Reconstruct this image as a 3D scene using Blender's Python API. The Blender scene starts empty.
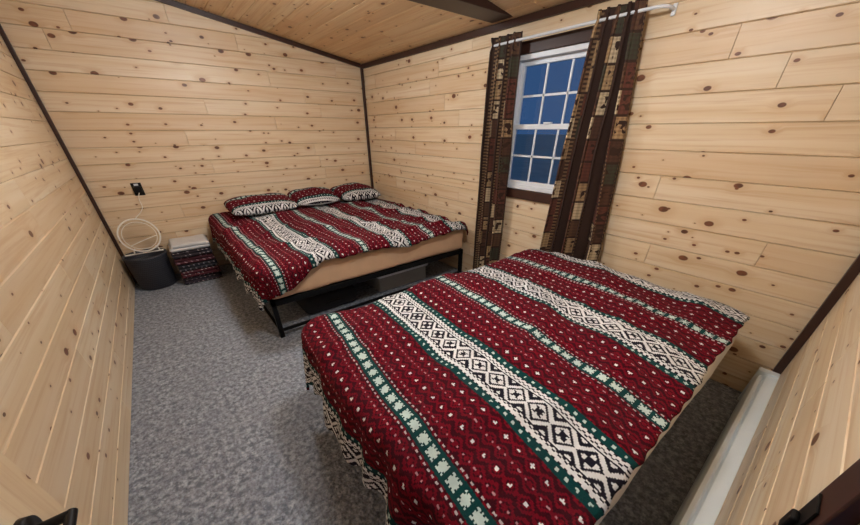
import bpy, bmesh, math, random
from mathutils import Vector, noise
random.seed(7)
S=bpy.context.scene
COL=S.collection
def lin(c):
    return tuple((x/255/12.92 if x/255<=0.04045 else ((x/255+0.055)/1.055)**2.4) for x in c)+(1,)
# ---------------- node helpers ----------------
class E:
    def __init__(s,nt,sock): s.nt=nt; s.k=sock
    def _op(s,op,*o):
        n=s.nt.nodes.new('ShaderNodeMath'); n.operation=op
        for i,a in enumerate((s,)+o):
            if isinstance(a,E): s.nt.links.new(a.k,n.inputs[i])
            else: n.inputs[i].default_value=a
        return E(s.nt,n.outputs[0])
    def __add__(s,o): return s._op('ADD',o)
    def __sub__(s,o): return s._op('SUBTRACT',o)
    def __mul__(s,o): return s._op('MULTIPLY',o)
    def __truediv__(s,o): return s._op('DIVIDE',o)
    def __lt__(s,o): return s._op('LESS_THAN',o)
    def __gt__(s,o): return s._op('GREATER_THAN',o)
    def abs(s): return s._op('ABSOLUTE')
    def floor(s): return s._op('FLOOR')
    def fract(s): return s._op('FRACT')
    def mx(s,o): return s._op('MAXIMUM',o)
    def mn(s,o): return s._op('MINIMUM',o)
def newmat(name):
    m=bpy.data.materials.new(name); m.use_nodes=True
    nt=m.node_tree; b=nt.nodes['Principled BSDF']
    return m,nt,b
def mixc(nt,f,a,b,typ='MIX'):
    n=nt.nodes.new('ShaderNodeMix'); n.data_type='RGBA'; n.blend_type=typ
    for i,x in ((0,f),(6,a),(7,b)):
        if isinstance(x,E): nt.links.new(x.k,n.inputs[i])
        elif hasattr(x,'links'): nt.links.new(x,n.inputs[i])
        else: n.inputs[i].default_value=x
    return n.outputs[2]
def uvxy(nt,name='UVMap'):
    t=nt.nodes.new('ShaderNodeUVMap'); t.uv_map=name
    s=nt.nodes.new('ShaderNodeSeparateXYZ'); nt.links.new(t.outputs[0],s.inputs[0])
    return E(nt,s.outputs[0]),E(nt,s.outputs[1])
def comb(nt,x,y,z=0.0):
    n=nt.nodes.new('ShaderNodeCombineXYZ')
    for i,a in enumerate((x,y,z)):
        if isinstance(a,E): nt.links.new(a.k,n.inputs[i])
        else: n.inputs[i].default_value=a
    return n.outputs[0]
def noiset(nt,vec,scale,detail=3,rough=0.5):
    n=nt.nodes.new('ShaderNodeTexNoise'); n.inputs['Scale'].default_value=scale
    n.inputs['Detail'].default_value=detail; n.inputs['Roughness'].default_value=rough
    if vec is not None: nt.links.new(vec,n.inputs['Vector'])
    return E(nt,n.outputs['Fac'])
def maprange(e,a,b,c,d,smooth=True):
    n=e.nt.nodes.new('ShaderNodeMapRange'); n.interpolation_type='SMOOTHSTEP' if smooth else 'LINEAR'
    e.nt.links.new(e.k,n.inputs[0])
    for i,x in enumerate((a,b,c,d)):
        if isinstance(x,E): e.nt.links.new(x.k,n.inputs[i+1])
        else: n.inputs[i+1].default_value=x
    return E(e.nt,n.outputs[0])
def bump(nt,b,h,strength=0.3,dist=0.01):
    n=nt.nodes.new('ShaderNodeBump'); n.inputs['Strength'].default_value=strength
    n.inputs['Distance'].default_value=dist
    nt.links.new(h.k,n.inputs['Height']); nt.links.new(n.outputs[0],b.inputs['Normal'])
def objco(nt):
    t=nt.nodes.new('ShaderNodeTexCoord'); return t.outputs['Object']
def simple(name,rgb,rough=0.6,metal=0,var=0.12,scale=30,bs=0.05):
    m,nt,b=newmat(name)
    n=noiset(nt,objco(nt),scale)
    c=lin(rgb); d=tuple(x*(1-var) for x in c[:3])+(1,); e=tuple(min(1,x*(1+var)) for x in c[:3])+(1,)
    nt.links.new(mixc(nt,n,d,e),b.inputs['Base Color'])
    b.inputs['Roughness'].default_value=rough; b.inputs['Metallic'].default_value=metal
    if bs: bump(nt,b,n,bs,0.005)
    return m
def pine(name,light,mid,dark,knotc,dens=0.5,sc=1.0):
    m,nt,b=newmat(name)
    u,v=uvxy(nt)
    at=nt.nodes.new('ShaderNodeAttribute'); at.attribute_name='tone'
    tone=E(nt,at.outputs['Fac'])
    wn=noiset(nt,comb(nt,u,v),25,2)
    def kn(su,sv,thr,rmin,rvar,ox):
        vo=nt.nodes.new('ShaderNodeTexVoronoi'); vo.voronoi_dimensions='2D'
        vo.inputs['Scale'].default_value=1.0
        nt.links.new(comb(nt,u*su+ox,v*sv+ox),vo.inputs['Vector'])
        d=E(nt,vo.outputs['Distance'])+(wn-0.5)*0.03
        sp=nt.nodes.new('ShaderNodeSeparateColor'); nt.links.new(vo.outputs['Color'],sp.inputs[0])
        keep=E(nt,sp.outputs[0])>thr
        r=E(nt,sp.outputs[1])*rvar+rmin
        return d,keep,r
    d1,k1,r1=kn(3.4,5.4,1-dens,0.035,0.07,0.0)
    d2,k2,r2=kn(6.0,10.0,0.68,0.03,0.06,31.7)
    def masks(d,k,r):
        core=maprange(d,r*0.75,r,1.0,0.0)*k
        halo=maprange(d,r,r*3.4,1.0,0.0)*k
        return core,halo
    c1,h1=masks(d1,k1,r1); c2,h2=masks(d2,k2,r2)
    core=c1.mx(c2); halo=h1.mx(h2)
    vv=v+halo*0.014
    wobble=noiset(nt,comb(nt,u*0.9,v*3),1.0,2)*0.03
    g1=noiset(nt,comb(nt,u*1.3,(vv+wobble)*46),1.0,4,0.6)
    g2=noiset(nt,comb(nt,u*0.6,(vv+wobble)*14),1.0,2,0.5)
    col=mixc(nt,maprange(g2,0.32,0.68,0,1),lin(light),lin(mid))
    col=mixc(nt,maprange(g1,0.46,0.70,0,0.65),col,lin(dark))
    col=mixc(nt,maprange(tone,0.3,1.0,0,0.35),col,lin(dark))
    col=mixc(nt,halo*0.5,col,lin(dark))
    kc=mixc(nt,maprange(wn,0.35,0.65,0,1),lin(knotc),tuple(x*0.5 for x in lin(knotc)[:3])+(1,))
    col=mixc(nt,core*0.97,col,kc)
    nt.links.new(col,b.inputs['Base Color'])
    b.inputs['Roughness'].default_value=0.42
    bump(nt,b,g1,0.12,0.002)
    return m
M_right=pine('pine_wall',(231,214,188),(223,200,166),(204,169,128),(122,70,44),0.70)
M_ceil=pine('pine_ceiling',(238,212,172),(230,194,148),(206,160,112),(130,78,48),0.62)
M_door=pine('pine_door',(226,208,178),(216,190,152),(196,160,120),(134,80,50),0.4)
M_trim=simple('dark_stained_trim',(56,32,25),0.45,0,0.25,12)
M_black=simple('black_metal',(20,20,22),0.45,0.6)
M_white=simple('white_vinyl',(228,233,240),0.4,0,0.03)
M_heater=simple('heater_enamel',(230,240,247),0.35,0,0.03)
M_mat1=simple('tan_fitted_sheet',(220,182,148),0.85,0,0.1,9,0.3)
M_mat2=simple('white_mattress_fabric',(222,219,212),0.85,0,0.06,12,0.2)
M_groove=simple('groove_wood',(96,64,38),0.8)
# ---------------- mesh helpers ----------------
def obj_from_bm(bm,name,mats,smooth=False,parent=None):
    me=bpy.data.meshes.new(name); bm.normal_update(); bm.to_mesh(me); bm.free()
    if not isinstance(mats,(list,tuple)): mats=[mats]
    for m in mats: me.materials.append(m)
    o=bpy.data.objects.new(name,me); COL.objects.link(o)
    if smooth:
        for p in me.polygons: p.use_smooth=True
    if parent: o.parent=parent
    return o
def addbox(bm,x0,x1,y0,y1,z0,z1,mi=0,bev=0):
    vs=[bm.verts.new((x,y,z)) for z in (z0,z1) for y in (y0,y1) for x in (x0,x1)]
    fs=[]
    for q in ((0,2,3,1),(4,5,7,6),(0,1,5,4),(2,6,7,3),(0,4,6,2),(1,3,7,5)):
        f=bm.faces.new([vs[i] for i in q]); f.material_index=mi; fs.append(f)
    if bev:
        es=list({e for f in fs for e in f.edges})
        r=bmesh.ops.bevel(bm,geom=es,offset=bev,segments=3,affect='EDGES',profile=0.5)
        for f in r['faces']: f.material_index=mi
    return fs
def box(name,x0,x1,y0,y1,z0,z1,mat,bev=0,parent=None):
    bm=bmesh.new(); addbox(bm,x0,x1,y0,y1,z0,z1,0,bev)
    return obj_from_bm(bm,name,mat,False,parent)
def softslab(bm,x0,x1,y0,y1,z0,z1,seed,amp=0.006):
    nx,ny=22,18; h=(z1-z0)/2; cz=(z0+z1)/2; r=h
    T=[];B=[]
    for j in range(ny+1):
        rt=[];rb=[]
        for i in range(nx+1):
            a,b=i/nx,j/ny
            x=x0+(x1-x0)*a; y=y0+(y1-y0)*b
            ex=min(x-x0,x1-x,y-y0,y1-y)
            k=math.sqrt(max(0,1-(1-min(1,ex/(r*1.1)))**2))
            nz=amp*noise.noise(Vector((x*9,y*9,seed)))
            ny_=amp*1.5*noise.noise(Vector((x*8,z0*30,seed+4)))
            t=bm.verts.new((x+ny_*0.6,y+ny_,cz+h*k+nz)); 
            edge=i in(0,nx) or j in(0,ny)
            bb=t if edge else bm.verts.new((x+ny_*0.6,y+ny_,cz-h*k+nz*0.3))
            rt.append(t); rb.append(bb)
        T.append(rt);B.append(rb)
    for j in range(ny):
        for i in range(nx):
            for g,fl in ((T,0),(B,1)):
                vs=[g[j][i],g[j][i+1],g[j+1][i+1],g[j+1][i]]
                f=bm.faces.new(vs[::-1] if fl else vs); f.smooth=True
def empty(name,loc=(0,0,0)):
    e=bpy.data.objects.new(name,None); e.empty_display_size=0.1; COL.objects.link(e); return e
def tube(name,pts,r,mat,parent=None,cyclic=False,poly=False):
    cu=bpy.data.curves.new(name,'CURVE'); cu.dimensions='3D'; cu.bevel_depth=r; cu.bevel_resolution=4
    cu.use_fill_caps=True
    sp=cu.splines.new('POLY' if poly else 'NURBS'); sp.points.add(len(pts)-1)
    for p,c in zip(sp.points,pts): p.co=(*c,1)
    sp.use_cyclic_u=cyclic
    if not poly: sp.order_u=4; sp.use_endpoint_u=not cyclic
    cu.resolution_u=8
    cu.materials.append(mat)
    o=bpy.data.objects.new(name,cu); COL.objects.link(o)
    dg=bpy.context.evaluated_depsgraph_get(); dg.update()
    me=bpy.data.meshes.new_from_object(o.evaluated_get(dg)); me.name=name
    bpy.data.objects.remove(o)
    o=bpy.data.objects.new(name,me); COL.objects.link(o)
    for p in me.polygons: p.use_smooth=True
    if parent: o.parent=parent
    return o
def sub(rects,h):
    out=[]
    for (a,b,c,d) in rects:
        ha,hb,hc,hd=h
        if hb<=a or ha>=b or hd<=c or hc>=d: out.append((a,b,c,d)); continue
        if hc>c: out.append((a,b,c,hc))
        if hd<d: out.append((a,b,hd,d))
        lo,hi=max(c,hc),min(d,hd)
        if ha>a: out.append((a,ha,lo,hi))
        if hb<b: out.append((hb,b,lo,hi))
    return out
def plank_wall(name,O,U,V,Nn,ulen,vlen,holes,mat,clip=None,bw=0.135,seed=1,off=0.0):
    rnd=random.Random(seed)
    O,U,V,Nn=map(Vector,(O,U,V,Nn))
    bm=bmesh.new(); uvl=bm.loops.layers.uv.new('UVMap'); tl=bm.verts.layers.float.new('tone')
    flip=U.cross(V).dot(Nn)<0
    def P(u,v,d): return O+U*u+V*v+Nn*d
    v=-off
    while v<vlen:
        va,vb=max(0,v),min(vlen,v+bw); u=-rnd.random()*2.0
        while u<ulen:
            L=rnd.choice((1.2,1.8,2.4,2.4)); a,b=max(0,u),min(ulen,u+L); u+=L
            if b-a<0.01: continue
            rects=[(a,b,va,vb)]
            for h in holes: rects=sub(rects,h)
            ru,rv,t=rnd.random()*60,rnd.random()*60,rnd.random()
            for (ra,rb,rc,rd) in rects:
                if rb-ra<0.008 or rd-rc<0.008: continue
                g,e=0.004,0.0015
                o=[(ra,rc),(rb,rc),(rb,rd),(ra,rd)]
                i=[(ra+e,rc+g),(rb-e,rc+g),(rb-e,rd-g),(ra+e,rd-g)]
                vo=[bm.verts.new(P(x,y,-0.008)) for x,y in o]; vi=[bm.verts.new(P(x,y,0)) for x,y in i]
                for q in vo+vi: q[tl]=t
                co={q:c for q,c in zip(vo+vi,o+i)}
                fl=[vi]+[[vo[k],vo[(k+1)%4],vi[(k+1)%4],vi[k]] for k in range(4)]
                for f in fl:
                    if flip: f=f[::-1]
                    F=bm.faces.new(f)
                    for l in F.loops:
                        c=co[l.vert]; l[uvl].uv=(c[0]+ru,c[1]+rv)
        v+=bw
    rects=[(0,ulen,0,vlen)]
    for h in holes: rects=sub(rects,h)
    for (a,b,c,d) in rects:
        vs=[bm.verts.new(P(x,y,z)) for z in (-0.10,-0.0075) for y in (c,d) for x in (a,b)]
        for q in ((0,2,3,1),(4,5,7,6),(0,1,5,4),(2,6,7,3),(0,4,6,2),(1,3,7,5)):
            f=bm.faces.new([vs[i] for i in q]); f.material_index=1
    if clip:
        bmesh.ops.bisect_plane(bm,geom=bm.verts[:]+bm.edges[:]+bm.faces[:],plane_co=clip[0],plane_no=clip[1],clear_outer=True)
    return obj_from_bm(bm,name,[mat,M_groove])
# ---------------- room ----------------
XL,XR,YN,YF=-0.575,2.42,-0.185,4.40
ZE=2.10; SL=0.153
def zc(x): return ZE+SL*(XR-x)
WY0,WY1,WZ0,WZ1=1.27,1.985,0.97,1.88
clip=(Vector((XR,0,ZE)),Vector((SL,0,1)).normalized())
plank_wall('wall_right',(XR,YN-0.1,0),(0,1,0),(0,0,1),(-1,0,0),YF-YN+0.2,ZE,[(WY0-YN+0.1,WY1-YN+0.1,WZ0,WZ1)],M_right,seed=3,off=0.05)
plank_wall('wall_left',(XL,YN-0.1,0),(0,1,0),(0,0,1),(1,0,0),YF-YN+0.2,zc(XL),[],M_right,seed=5,off=0.02)
plank_wall('wall_back',(XL,YF,0),(1,0,0),(0,0,1),(0,-1,0),XR-XL,zc(XL)+0.02,[],M_right,clip=clip,seed=9,off=0.08)
DX0,DX1=-0.33,0.56
plank_wall('wall_front',(XL,YN,0),(1,0,0),(0,0,1),(0,1,0),XR-XL,zc(XL)+0.02,[(DX0-XL,DX1-XL,-0.01,2.05)],M_right,clip=clip,seed=12,off=0.03)
n=math.hypot(1,SL)
plank_wall('ceiling',(XR,YN-0.1,ZE),(0,1,0),(-1/n,0,SL/n),(-SL/n,0,-1/n),YF-YN+0.2,(XR-XL)*n,[],M_ceil,seed=21)
# carpet
m,nt,b=newmat('grey_carpet')
oc=objco(nt)
vo=nt.nodes.new('ShaderNodeTexVoronoi'); vo.inputs['Scale'].default_value=62; nt.links.new(oc,vo.inputs['Vector'])
big=noiset(nt,oc,6,3); fine=noiset(nt,oc,120,3,0.7); med=noiset(nt,oc,36,3,0.65)
vd=E(nt,vo.outputs['Distance'])
c=mixc(nt,maprange(fine*0.3+med*0.7,0.38,0.62,0,1),lin((104,110,120)),lin((174,181,194)))
c=mixc(nt,maprange(vd,0.35,0.8,0,0.4),c,lin((90,95,105)))
c=mixc(nt,maprange(big,0.35,0.65,0,0.3),c,lin((126,132,144)))
nt.links.new(c,b.inputs['Base Color']); b.inputs['Roughness'].default_value=0.95
bump(nt,b,vd*-0.9+med*0.9,0.9,0.012)
M_carpet=m
box('floor',XL-0.1,XR+0.1,YN-0.1,YF+0.1,-0.1,0,M_carpet)
# trims
box('trim_1',XL,XL+0.028,YF-0.028,YF,0,zc(XL)-0.03,M_trim,0.004)
box('trim_2',XR-0.03,XR,YF-0.03,YF,0,ZE-0.005,M_trim,0.004)
box('trim_3',XR-0.05,XR,YN,YN+0.035,0,ZE-0.01,M_trim,0.003)
box('trim_4',XR-0.025,XR,YN+0.04,YF-0.03,ZE-0.045,ZE-0.002,M_trim,0.003)
bm=bmesh.new()
vs=[]
for (x,dz) in ((XL,-0.04),(XR-0.03,-0.04),(XR-0.03,-0.002),(XL,-0.002)):
    for y in (YF-0.025,YF): vs.append(bm.verts.new((x,y,zc(x)+dz)))
for q in ((0,2,4,6),(1,7,5,3),(0,1,3,2),(4,5,7,6),(2,3,5,4),(0,6,7,1)): bm.faces.new([vs[i] for i in q])
bmesh.ops.recalc_face_normals(bm,faces=bm.faces)
obj_from_bm(bm,'trim_5',M_trim)
box('ceiling_beam',XL,XR-0.026,2.03,2.24,2.105,2.22,M_trim,0.006)
# door casing
bm=bmesh.new()
addbox(bm,DX1,DX1+0.09,YN,YN+0.02,0,2.13,0,0.003)
addbox(bm,DX0-0.09,DX0,YN,YN+0.02,0,2.13,0,0.003)
addbox(bm,DX0,DX1,YN,YN+0.02,2.05,2.13,0,0.003)
addbox(bm,DX1-0.02,DX1,YN-0.1,YN,0,2.05)
addbox(bm,DX0,DX0+0.02,YN-0.1,YN,0,2.05)
obj_from_bm(bm,'trim_6',M_trim)
# strike plate with keeper on the casing
bm=bmesh.new()
addbox(bm,DX1+0.025,DX1+0.072,YN+0.0205,YN+0.024,0.80,0.93,0,0.001)
addbox(bm,DX1+0.035,DX1+0.06,YN+0.024,YN+0.034,0.85,0.89,0,0.004)
obj_from_bm(bm,'door_latch_keeper',M_black)
# door (open against left wall) with planks
door=empty('door_1')
bm=bmesh.new(); uvl=bm.loops.layers.uv.new('UVMap')
for k in range(6):
    y0=-0.15+k*0.147
    fs=addbox(bm,-0.405,-0.37,y0+0.001,y0+0.146,0.02,2.0,0,0.003)
for f in bm.faces:
    for l in f.loops:
        co=l.vert.co; k=int((co.y+0.15)/0.147); l[uvl].uv=(co.z+k*7.3,co.y+k*3.1+co.x)
obj_from_bm(bm,'slab',M_door,parent=door)
bm=bmesh.new()
mt=bmesh.ops.create_cone(bm,cap_ends=True,segments=32,radius1=0.03,radius2=0.027,depth=0.012)
HY,HZ=0.62,0.825
o=obj_from_bm(bm,'rose',M_black,True,door); o.rotation_euler=(0,math.pi/2,0); o.location=(-0.364,HY,HZ)
tube('lever_neck',[(-0.36,HY,HZ),(-0.33,HY,HZ),(-0.315,HY,HZ)],0.009,M_black,door)
tube('lever',[(-0.315,HY+0.005,HZ),(-0.313,HY-0.03,HZ+.002),(-0.313,HY-0.07,HZ+.005),(-0.315,HY-0.11,HZ-.002),(-0.318,HY-0.125,HZ-.008)],0.008,M_black,door)
# ---------------- window ----------------
win=empty('window_1')
bm=bmesh.new()
def fr(x0,x1,y0,y1,z0,z1,w):
    addbox(bm,x0,x1,y0,y1,z0,z0+w,0,0.002); addbox(bm,x0,x1,y0,y1,z1-w,z1,0,0.002)
    addbox(bm,x0,x1,y0,y0+w,z0+w,z1-w,0,0.002); addbox(bm,x0,x1,y1-w,y1,z0+w,z1-w,0,0.002)
fr(XR-0.006,XR+0.08,WY0,WY1,WZ0,WZ1,0.03)
zm=(WZ0+WZ1)/2
fr(XR+0.035,XR+0.06,WY0+0.03,WY1-0.03,zm-0.015,WZ1-0.03,0.032)
fr(XR+0.005,XR+0.03,WY0+0.03,WY1-0.03,WZ0+0.03,zm+0.02,0.035)
for (xa,za,zb) in ((XR+0.042,zm+0.017,WZ1-0.062),(XR+0.012,WZ0+0.065,zm-0.015)):
    ya,yb=WY0+0.062,WY1-0.062
    for k in (1,2):
        y=ya+(yb-ya)*k/3; addbox(bm,xa,xa+0.010,y-0.007,y+0.007,za,zb)
    z=(za+zb)/2; addbox(bm,xa,xa+0.010,ya,yb,z-0.007,z+0.007)
addbox(bm,XR-0.004,XR+0.03,(WY0+WY1)/2-0.03,(WY0+WY1)/2+0.03,zm+0.02,zm+0.032,0,0.003)
obj_from_bm(bm,'frame_and_sashes',M_white,parent=win)
mg,nt,b=newmat('window_glass')
for nd in list(nt.nodes):
    if nd.type=='BSDF_PRINCIPLED': nt.nodes.remove(nd)
out=[x for x in nt.nodes if x.type=='OUTPUT_MATERIAL'][0]
tr=nt.nodes.new('ShaderNodeBsdfTransparent'); gl=nt.nodes.new('ShaderNodeBsdfGlossy'); gl.inputs['Roughness'].default_value=0.02
fz=nt.nodes.new('ShaderNodeFresnel'); fz.inputs[0].default_value=1.45
mx=nt.nodes.new('ShaderNodeMixShader'); nt.links.new(fz.outputs[0],mx.inputs[0]); nt.links.new(tr.outputs[0],mx.inputs[1]); nt.links.new(gl.outputs[0],mx.inputs[2]); nt.links.new(mx.outputs[0],out.inputs[0])
bm=bmesh.new()
for (x,za,zb) in ((XR+0.048,zm,WZ1-0.04),(XR+0.018,WZ0+0.04,zm)):
    bm.faces.new([bm.verts.new(p) for p in ((x,WY0+0.04,za),(x,WY0+0.04,zb),(x,WY1-0.04,zb),(x,WY1-0.04,za))])
obj_from_bm(bm,'panes',mg,parent=win)
bm=bmesh.new()
addbox(bm,XR-0.02,XR,WY0-0.08,WY1+0.08,WZ1+0.002,WZ1+0.075,0,0.003)
addbox(bm,XR-0.02,XR,WY0-0.08,WY1+0.08,WZ0-0.075,WZ0-0.002,0,0.003)
addbox(bm,XR-0.02,XR,WY0-0.08,WY0-0.002,WZ0,WZ1,0,0.003)
addbox(bm,XR-0.02,XR,WY1+0.002,WY1+0.08,WZ0,WZ1,0,0.003)
obj_from_bm(bm,'trim_7',M_trim)
# ---------------- curtains ----------------
m,nt,b=newmat('lodge_curtain_fabric')
u,v=uvxy(nt)
wn=nt.nodes.new('ShaderNodeTexWhiteNoise'); wn.noise_dimensions='2D'
cell=0.13
cu_,cv_=(u/cell),(v/cell)
nt.links.new(comb(nt,cu_.floor(),cv_.floor()),wn.inputs['Vector'])
rv=E(nt,wn.outputs['Value'])
colst=((u/(cell*3)).fract()>0.3334)
fu,fv=cu_.fract(),cv_.fract()
inb=(((fu-0.5).abs())<0.44)*(((fv-0.5).abs())<0.45)
ramp=nt.nodes.new('ShaderNodeValToRGB'); ramp.color_ramp.interpolation='CONSTANT'
cr=ramp.color_ramp; cr.elements[0].position=0; cr.elements[0].color=lin((78,50,36))
cr.elements[1].position=0.24; cr.elements[1].color=lin((172,142,104))
for p,cc in ((0.42,(98,54,42)),(0.55,(60,60,46)),(0.64,(206,186,152)),(0.82,(92,64,46))):
    e=cr.elements.new(p); e.color=lin(cc)
nt.links.new(rv.k,ramp.inputs[0])
plaid=(((fu*6).fract()>0.5)*0.5)+(((fv*6).fract()>0.5)*0.5)
mo=noiset(nt,comb(nt,u*26,v*26),1.0,1)
blob=(mo>0.52)*(((fu-0.5).abs())<0.3)*(((fv-0.5).abs())<0.3)*((rv*7).fract()>0.4)
pc=mixc(nt,plaid*0.5,ramp.outputs[0],lin((54,34,26)))
pc=mixc(nt,blob,pc,lin((50,30,22)))
side=mixc(nt,((v/0.024).fract()>0.5)*(((fu-0.5).abs())>0.40),lin((50,31,23)),lin((116,90,64)))
c=mixc(nt,inb*colst,side,pc)
nt.links.new(c,b.inputs['Base Color']); b.inputs['Roughness'].default_value=0.9
M_curt=m
def curtain(name,ytop,ybot,ztop,zbot,nf,xc,seed,width=1.0,uo=0.0):
    bm=bmesh.new(); uvl=bm.loops.layers.uv.new('UVMap')
    NU,NV=180,90; G=[]
    for j in range(NV+1):
        t=j/NV; z=ztop+(zbot-ztop)*t
        e=min(1,t*1.4)
        y0=ytop[0]+(ybot[0]-ytop[0])*(e**0.8); y1=ytop[1]+(ybot[1]-ytop[1])*(e**0.8)
        row=[]
        for i in range(NU+1):
            s=i/NU
            ph=s*nf*2*math.pi+0.9*noise.noise(Vector((s*4,t*1.2,seed)))*2
            amp=0.044*(0.45+0.65*min(1,t*2.5))
            rodpinch=math.exp(-((z-1.955)/0.02)**2)
            x=xc+amp*(1-0.75*rodpinch)*math.sin(ph)+0.012*noise.noise(Vector((s*6,t*3,seed+5)))*(1-rodpinch)
            y=y0+(y1-y0)*s+0.012*math.sin(2*ph)+0.01*noise.noise(Vector((s*3,t*4,seed+9)))
            x=min(x,XR-0.024)
            row.append(bm.verts.new((x,y,z)))
        G.append(row)
    for j in range(NV):
        for i in range(NU):
            f=bm.faces.new((G[j][i],G[j][i+1],G[j+1][i+1],G[j+1][i])); f.smooth=True
            for l,(a,c_) in zip(f.loops,((i,j),(i+1,j),(i+1,j+1),(i,j+1))):
                l[uvl].uv=(a/NU*width+uo,c_/NV*(ztop-zbot))
    o=obj_from_bm(bm,name,M_curt,True)
    md=o.modifiers.new('s','SOLIDIFY'); md.thickness=0.003
    return o
curtain('curtain',(1.89,2.17),(1.87,2.17),2.0,0.14,4,XR-0.085,1,0.85,0.05)
curtain('curtain',(1.08,1.34),(0.95,1.42),2.0,0.14,5,XR-0.085,4,1.0,0.13)
rod=empty('curtain_rod')
xr=XR-0.085
tube('rod',[(XR-0.003,0.965,1.945),(XR-0.05,0.965,1.95),(xr,0.985,1.955),(xr,1.1,1.955),(xr,1.6,1.955),(xr,2.1,1.955),(xr,2.18,1.955),(XR-0.05,2.2,1.95),(XR-0.003,2.2,1.945)],0.008,M_white,rod)
box('bracket_1',XR-0.012,XR-0.001,0.955,0.975,1.92,1.97,M_white,0.002,rod)
box('bracket_2',XR-0.012,XR-0.001,2.19,2.21,1.92,1.97,M_white,0.002,rod)
# ---------------- blanket material ----------------
m,nt,b=newmat('fair_isle_blanket')
u,v=uvxy(nt)
q=0.0055
jit=noiset(nt,comb(nt,u,v),160,1)
jit2=noiset(nt,comb(nt,u+9.3,v),160,1)
u=u+(jit-0.5)*0.005; v=v+(jit2-0.5)*0.005
u=((u/q).floor()+0.5)*q; v=((v/q).floor()+0.5)*q
P=0.70; C=0.74
up=((u-C)/P+0.5).fract()*P-P/2
du=up.abs()
MAR=lin((108,8,27)); MAR2=lin((58,6,18)); WH=lin((226,227,229)); BK=lin((24,24,35)); GR=lin((8,60,60))
PA=0.046
a4=((du-0.125)/PA).fract()-0.5
ri=((du-0.125)/PA).floor()
odd=((ri*0.5).fract())>0.25
b4=(v/0.052+ri*0.5).fract()-0.5
A4,B4=a4.abs(),b4.abs()
s4=A4+B4
dia=(s4<0.15)*((odd*-1)+1)
sm=(A4<0.07)*(((v/0.026).fract()-0.5).abs()<0.14)*odd
big=(s4>0.60)
ringd=(s4>0.24)*(s4<0.36)
c=mixc(nt,big,MAR,MAR2)
c=mixc(nt,ringd,c,MAR2)
c=mixc(nt,sm,c,lin((180,136,144)))
c=mixc(nt,dia,c,WH)
def aster(a,bb):
    A,B=a.abs(),bb.abs()
    s=(A<0.075).mx(B<0.075).mx((A-B).abs()<0.09)
    return s*(A.mx(B)<0.36)
# mid strip centred on the half period
a3=((u-C)/P).fract()*P-P/2
a3=a3/0.052
mid=a3.abs()<0.5
b3=(v/0.052).fract()-0.5
ms=mixc(nt,aster(a3,b3),GR,lin((196,216,212)))
c=mixc(nt,mid,c,ms)
thin=(a3.abs()>0.62)*(a3.abs()<0.74)*((v/0.022).fract()>0.4)
c=mixc(nt,thin,c,lin((190,178,180)))
a2=(du-0.096)/0.030
gs=(a2.abs()<0.5)
b2=(v/0.034).fract()-0.5
g=mixc(nt,(a2.abs()+b2.abs())<0.24,GR,lin((190,210,206)))
c=mixc(nt,gs,c,g)
wb=du<0.081
Q=0.094
pa=up/Q; pb=(v/Q).fract()-0.5
d=pa.abs()+pb.abs()
ring=(d>0.34)*(d<0.47)
cen=(d<0.14).mx(((pa.abs()-pb.abs()).abs()<0.07)*(d<0.30))
tri=(d>0.66)*(d<0.86)
bk=(ring.mx(cen).mx(tri))*(du<0.048)
ck=((v/0.022).fract()>0.5)*((du>0.055)*(du<0.0605))
ck2=((v/0.022+0.5).fract()>0.5)*((du>0.0605)*(du<0.066))
ck3=((v/0.022).fract()>0.5)*((du>0.072)*(du<0.081))
ln=(du>0.048)*(du<0.0525)
bk=bk.mx(ck).mx(ck2).mx(ln).mx(ck3)
w=mixc(nt,bk,WH,BK)
c=mixc(nt,wb,c,w)
fz=noiset(nt,comb(nt,u,v),9,4,0.7)
c=mixc(nt,maprange(fz,0.3,0.7,0.0,0.22),c,(0.03,0.02,0.026,1),'MIX')
nt.links.new(c,b.inputs['Base Color']); b.inputs['Roughness'].default_value=0.95
b.inputs['Specular IOR Level'].default_value=0.1
oc=objco(nt)
h=noiset(nt,oc,12,5,0.6)+noiset(nt,oc,220,2,0.6)*0.16
bump(nt,b,h,0.6,0.022)
M_blk=m
def ridge(x,y,seed):
    a=noise.noise(Vector((x,y,seed))); return (1-min(1,abs(a)*3.2))**2
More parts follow.
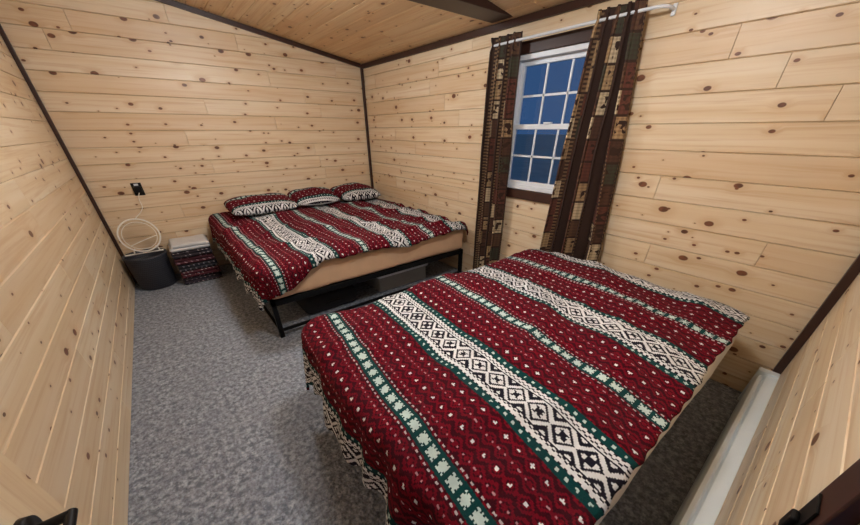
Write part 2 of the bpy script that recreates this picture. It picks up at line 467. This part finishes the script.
def drape(name,x0,x1,y0,y1,zt,ov,parent,seed,skew=0.09,r=0.06,cc=0.09,flare=0.12,rip=1.0,puff=0.012,wr=0.012,fx=0.0,nearr=0.03,crown=0.02):
    ol,orr,on,of=ov
    bm=bmesh.new(); uvl=bm.loops.layers.uv.new('UVMap')
    st=0.014
    fx0,fx1,fy0,fy1=x0-ol,x1+orr,y0-on,y1+of
    nx=int((fx1-fx0)/st); ny=int((fy1-fy0)/st); G=[]; UVv={}
    for j in range(ny+1):
        row=[]
        for i in range(nx+1):
            s,t=i/nx,j/ny
            X=fx0+(fx1-fx0)*s; Y=fy0+(fy1-fy0)*t
            wl=0.022*noise.noise(Vector((Y*7,seed,0)))+0.012*math.sin(Y*55)
            wn_=nearr*noise.noise(Vector((X*3,seed,3)))+0.003*math.sin(X*60)-fx*math.exp(-((X-x0)/0.28)**2)
            X+=wl*(1-s)**6; Y+=wn_*((1-t)**6)+0.03*noise.noise(Vector((X*3,seed,7)))*(t**6)
            uu=X-skew*(Y-(y0+y1)/2)+0.016*noise.noise(Vector((X*1.5,Y*1.5,seed))); vv=Y
            xi=min(max(X,x0+cc),x1-cc); yi=min(max(Y,y0+cc),y1-cc)
            dx,dy=X-xi,Y-yi; d_=math.hypot(dx,dy)
            ed=min(X-x0,x1-X,Y-y0,y1-Y)
            cz_=crown*(1-math.exp(-max(0,ed)/0.14))-crown*0.5
            nz=cz_+noise.noise(Vector((X*2.2,Y*2.2,seed)))*puff*1.3+noise.noise(Vector((X*6,Y*6,seed+3)))*puff*0.7
            nz+=wr*ridge(X*1.1+Y*0.5,Y*1.9-X*0.4,seed+8)+wr*0.7*ridge(X*2.6-Y*0.8,Y*2.2,seed+18)
            if d_<=cc:
                p=(X,Y,zt+nz)
            else:
                o_=d_-cc; ex,ey=dx/d_,dy/d_
                if o_<r*math.pi/2:
                    an=o_/r; out=r*math.sin(an); dn=r*(1-math.cos(an))
                else:
                    L=o_-r*math.pi/2; out=r+flare*L; dn=r+L
                pc_=math.atan2(ey,ex)*0.25
                along=(X*abs(ey)+Y*abs(ex))
                k=min(1,dn/0.22)
                out+=rip*k*(0.045*noise.noise(Vector((along*6+pc_*14,pc_*6,seed+11)))+0.014*math.sin(along*34+seed+3*noise.noise(Vector((along*2,0,seed)))))
                p=(xi+ex*(cc+out),yi+ey*(cc+out),max(0.03,zt+nz*(1-k)-dn))
            vtx=bm.verts.new(p); UVv[vtx]=(uu,vv); row.append(vtx)
        G.append(row)
    for j in range(ny):
        for i in range(nx):
            f=bm.faces.new((G[j][i],G[j][i+1],G[j+1][i+1],G[j+1][i])); f.smooth=True
            for l in f.loops: l[uvl].uv=UVv[l.vert]
    o=obj_from_bm(bm,name,M_blk,True,parent)
    md=o.modifiers.new('s','SOLIDIFY'); md.thickness=0.012; md.offset=1
    return o
def bedframe(p,x0,x1,y0,y1,z):
    bm=bmesh.new(); w=0.035
    addbox(bm,x0,x1,y0,y0+w,z-0.045,z,0,0.003); addbox(bm,x0,x1,y1-w,y1,z-0.045,z,0,0.003)
    addbox(bm,x0,x0+w,y0,y1,z-0.045,z,0,0.003); addbox(bm,x1-w,x1,y0,y1,z-0.045,z,0,0.003)
    xm=(x0+x1)/2; ym=(y0+y1)/2
    addbox(bm,xm-w/2,xm+w/2,y0+w,y1-w,z-0.045,z)
    for x in (x0,xm-w/2,x1-w):
        for y in (y0,ym,y1-w):
            if x==xm-w/2 and y==y0: continue
            addbox(bm,x,x+w,y,y+w,0,z-0.03,0,0.003)
    for k in range(1,9):
        y=y0+(y1-y0)*k/9; addbox(bm,x0,x1,y-0.012,y+0.012,z-0.02,z-0.002)
    addbox(bm,x0,x1,y0+0.005,y0+0.025,0.05,0.07); addbox(bm,x0+0.005,x0+0.025,y0,y1,0.05,0.07)
    return obj_from_bm(bm,'frame',M_black,parent=p)
# bed 1 (king)
bed1=empty('bed')
BX0,BX1,BY0,BY1=0.34,2.30,2.31,4.36
bedframe(bed1,BX0,BX1,BY0+0.01,BY1,0.32)
def mattress(x0,x1,y0,y1,z0,z1,mat,parent,seed):
    bm=bmesh.new(); NX,NY,NZ=60,60,10; cache={}
    def V(i,j,k):
        if (i,j,k) in cache: return cache[(i,j,k)]
        p=Vector((x0+(x1-x0)*i/NX,y0+(y1-y0)*j/NY,z0+(z1-z0)*k/NZ)); rr=0.05
        q=Vector((min(max(p.x,x0+rr),x1-rr),min(max(p.y,y0+rr),y1-rr),min(max(p.z,z0+rr),z1-rr)))
        d=p-q
        if d.length>1e-6: p=q+d.normalized()*rr
        nn=d.normalized() if d.length>1e-6 else Vector((0,0,1))
        p+=nn*(0.008*noise.noise(Vector((p.x*3+p.y*3,p.z*9,seed)))+0.006*noise.noise(Vector((p.x*9,p.y*9,p.z*14+seed))))
        v=bm.verts.new(p); cache[(i,j,k)]=v; return v
    for i in range(NX):
        for j in range(NY):
            bm.faces.new((V(i,j,NZ),V(i+1,j,NZ),V(i+1,j+1,NZ),V(i,j+1,NZ))); bm.faces.new((V(i,j,0),V(i,j+1,0),V(i+1,j+1,0),V(i+1,j,0)))
    for k in range(NZ):
        for i in range(NX):
            bm.faces.new((V(i,0,k),V(i+1,0,k),V(i+1,0,k+1),V(i,0,k+1))); bm.faces.new((V(i,NY,k),V(i,NY,k+1),V(i+1,NY,k+1),V(i+1,NY,k)))
        for j in range(NY):
            bm.faces.new((V(0,j,k),V(0,j,k+1),V(0,j+1,k+1),V(0,j+1,k))); bm.faces.new((V(NX,j,k),V(NX,j+1,k),V(NX,j+1,k+1),V(NX,j,k+1)))
    return obj_from_bm(bm,'mattress',mat,True,parent)
mattress(BX0,BX1,BY0,BY1,0.322,0.552,M_mat1,bed1,1)
drape('blanket',BX0,BX1,BY0,BY1,0.578,(0.27,0.06,0.07,-0.04),bed1,2,skew=-0.03,flare=0.06,rip=0.6,puff=0.022,wr=0.028,fx=0.14,nearr=0.05)
# bed 2
bed2=empty('bed')
CX0,CX1,CY0,CY1=0.33,2.17,0.085,1.36
bedframe(bed2,CX0+0.02,CX1-0.02,CY0+0.02,CY1-0.02,0.32)
mattress(CX0,CX1,CY0-0.03,CY1,0.322,0.565,M_mat2,bed2,4)
drape('blanket',CX0,CX1,CY0,CY1,0.596,(0.32,0.06,0.030,0.25),bed2,5,skew=0.10,wr=0.016,puff=0.016,rip=1.3,nearr=0.02,crown=0.03)
# pillows
def pillow(cx,cy,cz,w,l,hh,rz,tilt,seed):
    bm=bmesh.new(); uvl=bm.loops.layers.uv.new('UVMap'); N=36; T=[];B=[];D={}
    for j in range(N+1):
        rt=[];rb=[]
        for i in range(N+1):
            a=i/N*2-1; b_=j/N*2-1
            pin=1-0.06*(a*a*b_*b_)
            k=max(0,(1-abs(a)**2.6)*(1-abs(b_)**2.6))**0.45
            cx_=a*w/2*pin; cy_=b_*l/2*pin
            nz=0.02*noise.noise(Vector((a*2,b_*2,seed)))*k
            t=bm.verts.new((cx_,cy_,hh*0.6*k+nz)); D[t]=(cx_,cy_)
            edge=(i in(0,N) or j in (0,N))
            if edge: bt=t
            else: bt=bm.verts.new((cx_,cy_,-hh*0.4*k)); D[bt]=(cx_,cy_)
            rt.append(t); rb.append(bt)
        T.append(rt);B.append(rb)
    for j in range(N):
        for i in range(N):
            for g_,fl in ((T,0),(B,1)):
                vs=[g_[j][i],g_[j][i+1],g_[j+1][i+1],g_[j+1][i]]
                if fl: vs=vs[::-1]
                f=bm.faces.new(vs); f.smooth=True
                for l_ in f.loops:
                    d_=D[l_.vert]; l_[uvl].uv=(d_[1]+0.74+0.24+0.012*seed,d_[0]+seed)
    o=obj_from_bm(bm,'pillow',M_blk,True)
    o.location=(cx,cy,cz); o.rotation_euler=(tilt,0,rz)
pillow(0.80,4.04,0.695,0.70,0.48,0.14,0.03,0.12,1)
pillow(1.42,4.11,0.70,0.54,0.46,0.15,-0.03,0.14,3)
pillow(1.98,4.09,0.70,0.56,0.48,0.15,0.02,0.14,0)
# ---------------- under bed storage ----------------
M_bin=simple('grey_plastic',(150,150,150),0.5)
M_dark=simple('dark_bag_fabric',(30,30,36),0.85)
def tote(name,x0,x1,y0,y1,h,mat,lid):
    bm=bmesh.new(); addbox(bm,x0+0.015,x1-0.015,y0+0.015,y1-0.015,0,h-0.025,0,0.015); addbox(bm,x0,x1,y0,y1,h-0.035,h,1,0.008)
    obj_from_bm(bm,name,[mat,lid])
tote('storage_bin',1.36,1.98,2.52,2.95,0.19,M_bin,M_white)
bm=bmesh.new(); addbox(bm,0.62,1.12,2.50,2.9,0,0.17,0,0.05); addbox(bm,0.80,0.94,2.485,2.5,0.08,0.10,0,0.004)
obj_from_bm(bm,'duffel_bag',M_dark,True)
# ---------------- corner basket ----------------
m,nt,b=newmat('black_woven_basket')
u,v=uvxy(nt)
wv=((u*60+((v*50).floor()*0.5)).fract()-0.5).abs()*((v*50).fract()-0.5).abs()*4
nt.links.new(mixc(nt,wv,lin((66,68,78)),lin((12,13,17))),b.inputs['Base Color']); b.inputs['Roughness'].default_value=0.6
bump(nt,b,wv,0.8,0.006)
bm=bmesh.new(); uvl=bm.loops.layers.uv.new('UVMap')
prof=[(0.0,0.0),(0.14,0.0),(0.155,0.01),(0.172,0.31),(0.180,0.325),(0.180,0.34),(0.168,0.34),(0.161,0.32),(0.145,0.03),(0,0.03)]
NS=48; rings=[]
for r_,z_ in prof:
    rings.append([bm.verts.new((r_*math.cos(2*math.pi*k/NS),r_*math.sin(2*math.pi*k/NS),z_)) for k in range(NS)])
for a in range(len(prof)-1):
    for k in range(NS):
        k2=(k+1)%NS
        f=bm.faces.new((rings[a][k],rings[a][k2],rings[a+1][k2],rings[a+1][k])); f.smooth=True
        for l,(kk,zz_) in zip(f.loops,((k,prof[a][1]),(k+1,prof[a][1]),(k+1,prof[a+1][1]),(k,prof[a+1][1]))): l[uvl].uv=(kk/NS,zz_)
bmesh.ops.remove_doubles(bm,verts=bm.verts,dist=0.0001)
o=obj_from_bm(bm,'laundry_basket',m,True); o.location=(-0.37,4.18,0)
# hoop light
lamp=empty('ring_light')
M_cable=simple('white_cable',(248,244,236),0.5,0,0.03)
R=0.16; cx,cy,cz=-0.34,4.19,0.52
def ringpts(R,cx,cz,y,sq=1,n=16,tl=0): return [(cx+R*math.cos(2*math.pi*k/n),y+tl*math.sin(2*math.pi*k/n),cz+R*sq*math.sin(2*math.pi*k/n)) for k in range(n)]
tube('hoop',ringpts(R,cx,cz,cy,0.95,16,0.04),0.007,M_cable,lamp,True)
tube('hoop_inner',ringpts(R*0.84,cx,cz-0.005,cy+0.01,0.95,16,0.03),0.003,M_cable,lamp,True)
tube('cross_wire_1',[(cx-0.1,cy,cz-0.09),(cx,cy-0.01,cz-0.05),(cx+0.13,cy,cz-0.02)],0.004,M_cable,lamp)
tube('stand_1',[(cx-0.08,cy,cz-0.12),(cx-0.10,cy,0.39),(cx-0.10,cy,0.346)],0.006,M_cable,lamp)
tube('stand_2',[(cx+0.08,cy,cz-0.12),(cx+0.10,cy,0.39),(cx+0.10,cy,0.346)],0.006,M_cable,lamp)
tube('stand_foot',[(cx-0.18,cy,0.347),(cx,cy,0.347),(cx+0.13,cy,0.347)],0.006,M_cable,lamp,poly=True)
tube('cord',[(-0.205,YF-0.05,0.88),(-0.24,YF-0.04,0.82),(-0.21,YF-0.03,0.76),(-0.25,YF-0.08,0.71),(cx+0.02,cy,cz+R*0.95)],0.003,M_cable,lamp)
outl=empty('wall_outlet')
box('plate',-0.245,-0.165,YF-0.006,YF-0.0005,0.85,0.965,M_black,0.002,outl)
box('plug_adapter',-0.235,-0.175,YF-0.05,YF-0.006,0.885,0.935,M_black,0.006,outl)
box('receptacle',-0.222,-0.188,YF-0.009,YF-0.006,0.94,0.958,M_white,0.001,outl)
# ---------------- folded blanket stack ----------------
stack=empty('folded_blanket_stack')
def dotted(name,base,dot,sc,th=0.10):
    m,nt,b=newmat(name)
    sp=nt.nodes.new('ShaderNodeSeparateXYZ'); nt.links.new(objco(nt),sp.inputs[0])
    x,y,z=E(nt,sp.outputs[0]),E(nt,sp.outputs[1]),E(nt,sp.outputs[2])
    a=(((x+y)*sc).fract()-0.5).abs()+((z*sc*1.3).fract()-0.5).abs()
    nz=noiset(nt,objco(nt),11,2)
    f=(a<th*2)*(nz>0.42)
    nt.links.new(mixc(nt,f,lin(base),lin(dot)),b.inputs['Base Color']); b.inputs['Roughness'].default_value=0.9
    bump(nt,b,nz,0.5,0.02)
    return m
stk=[((44,36,46),(150,130,140),24),((74,24,36),(180,170,170),26),((34,34,42),(150,140,150),22),((70,28,38),(150,120,130),18),((44,36,44),(170,160,165),24)]
z=0.0
for k,(ba,dt,sc) in enumerate(stk):
    h_=0.070
    bm=bmesh.new()
    sx=random.uniform(-0.01,0.01); sy=random.uniform(-0.04,0.01)
    softslab(bm,-0.16+sx,0.20+sx,4.00+sy,4.34,z,z+h_*0.50,k)
    softslab(bm,-0.155+sx,0.19+sx,4.01+sy,4.34,z+h_*0.46,z+h_*0.96,k+9)
    obj_from_bm(bm,'folded_%d'%(k+1),dotted('stack_fabric_%d'%k,ba,dt,sc),True,stack); z+=h_
M_tw=simple('white_folded_towel',(206,206,208),0.9,0,0.1,14,0.4)
bm=bmesh.new()
softslab(bm,-0.16,0.19,3.98,4.34,z,z+0.034,21,0.008); softslab(bm,-0.15,0.195,3.99,4.34,z+0.03,z+0.066,25,0.012)
obj_from_bm(bm,'towel',M_tw,True,stack)
# ---------------- baseboard heater ----------------
ht=empty('baseboard_heater')
bm=bmesh.new()
HX0,HX1=0.80,XR-0.06
pr=[(YN+0.001,0.02),(YN+0.068,0.02),(YN+0.076,0.045),(YN+0.066,0.05),(YN+0.082,0.06),(YN+0.084,0.18),(YN+0.074,0.212),(YN+0.060,0.214),(YN+0.052,0.204),(YN+0.046,0.222),(YN+0.001,0.232)]
A=[bm.verts.new((HX0,y,z)) for y,z in pr]; B=[bm.verts.new((HX1,y,z)) for y,z in pr]
for k in range(len(pr)):
    k2=(k+1)%len(pr); bm.faces.new((A[k],A[k2],B[k2],B[k]))
bm.faces.new(A[::-1]); bm.faces.new(B)
bmesh.ops.recalc_face_normals(bm,faces=bm.faces)
obj_from_bm(bm,'casing',M_heater,parent=ht)
box('end_cap_1',HX0-0.01,HX0+0.04,YN+0.001,YN+0.088,0.0,0.24,M_heater,0.004,ht)
box('end_cap_2',HX1-0.04,HX1+0.005,YN+0.001,YN+0.088,0.0,0.24,M_heater,0.004,ht)
# ---------------- outside ----------------
box('outside_ground',XR+0.3,XR+200,-200,200,-0.6,-0.5,simple('dusk_snowy_ground',(196,186,170),0.95,0,0.3,0.8,0))
# ---------------- lights ----------------
me_,nt,b=newmat('lamp_glass_globe'); b.inputs['Emission Color'].default_value=(0.95,0.98,1,1); b.inputs['Emission Strength'].default_value=92
for LX,LY in ((0.95,0.85),(0.75,2.62)):  # second globe is unseen, added beyond the beam to brighten the back wall
    fix=empty('ceiling_light'); LZ=zc(LX)
    bm=bmesh.new(); bmesh.ops.create_uvsphere(bm,u_segments=32,v_segments=20,radius=0.13)
    for v_ in bm.verts: v_.co.z*=0.6
    o=obj_from_bm(bm,'globe',me_,True,fix); o.location=(LX,LY,LZ-0.145)
    bm=bmesh.new(); bmesh.ops.create_cone(bm,cap_ends=True,segments=32,radius1=0.05,radius2=0.07,depth=0.08)
    o=obj_from_bm(bm,'base',M_white,True,fix); o.location=(LX,LY,LZ-0.05)
# world dusk
w=bpy.data.worlds.new('dusk'); S.world=w; w.use_nodes=True
bg=w.node_tree.nodes['Background']; bg.inputs[0].default_value=lin((58,92,140)); bg.inputs[1].default_value=0.72
# ---------------- camera ----------------
cd=bpy.data.cameras.new('camera'); cam=bpy.data.objects.new('camera',cd); COL.objects.link(cam)
cam.location=(0,0,1.4); cam.rotation_euler=(math.radians(58.4),0,math.radians(-38.5))
cd.sensor_width=36; cd.lens=13.0; cd.shift_y=0.0692; cd.clip_start=0.02
S.camera=cam
S.view_settings.view_transform='Standard'
S.view_settings.look='None'
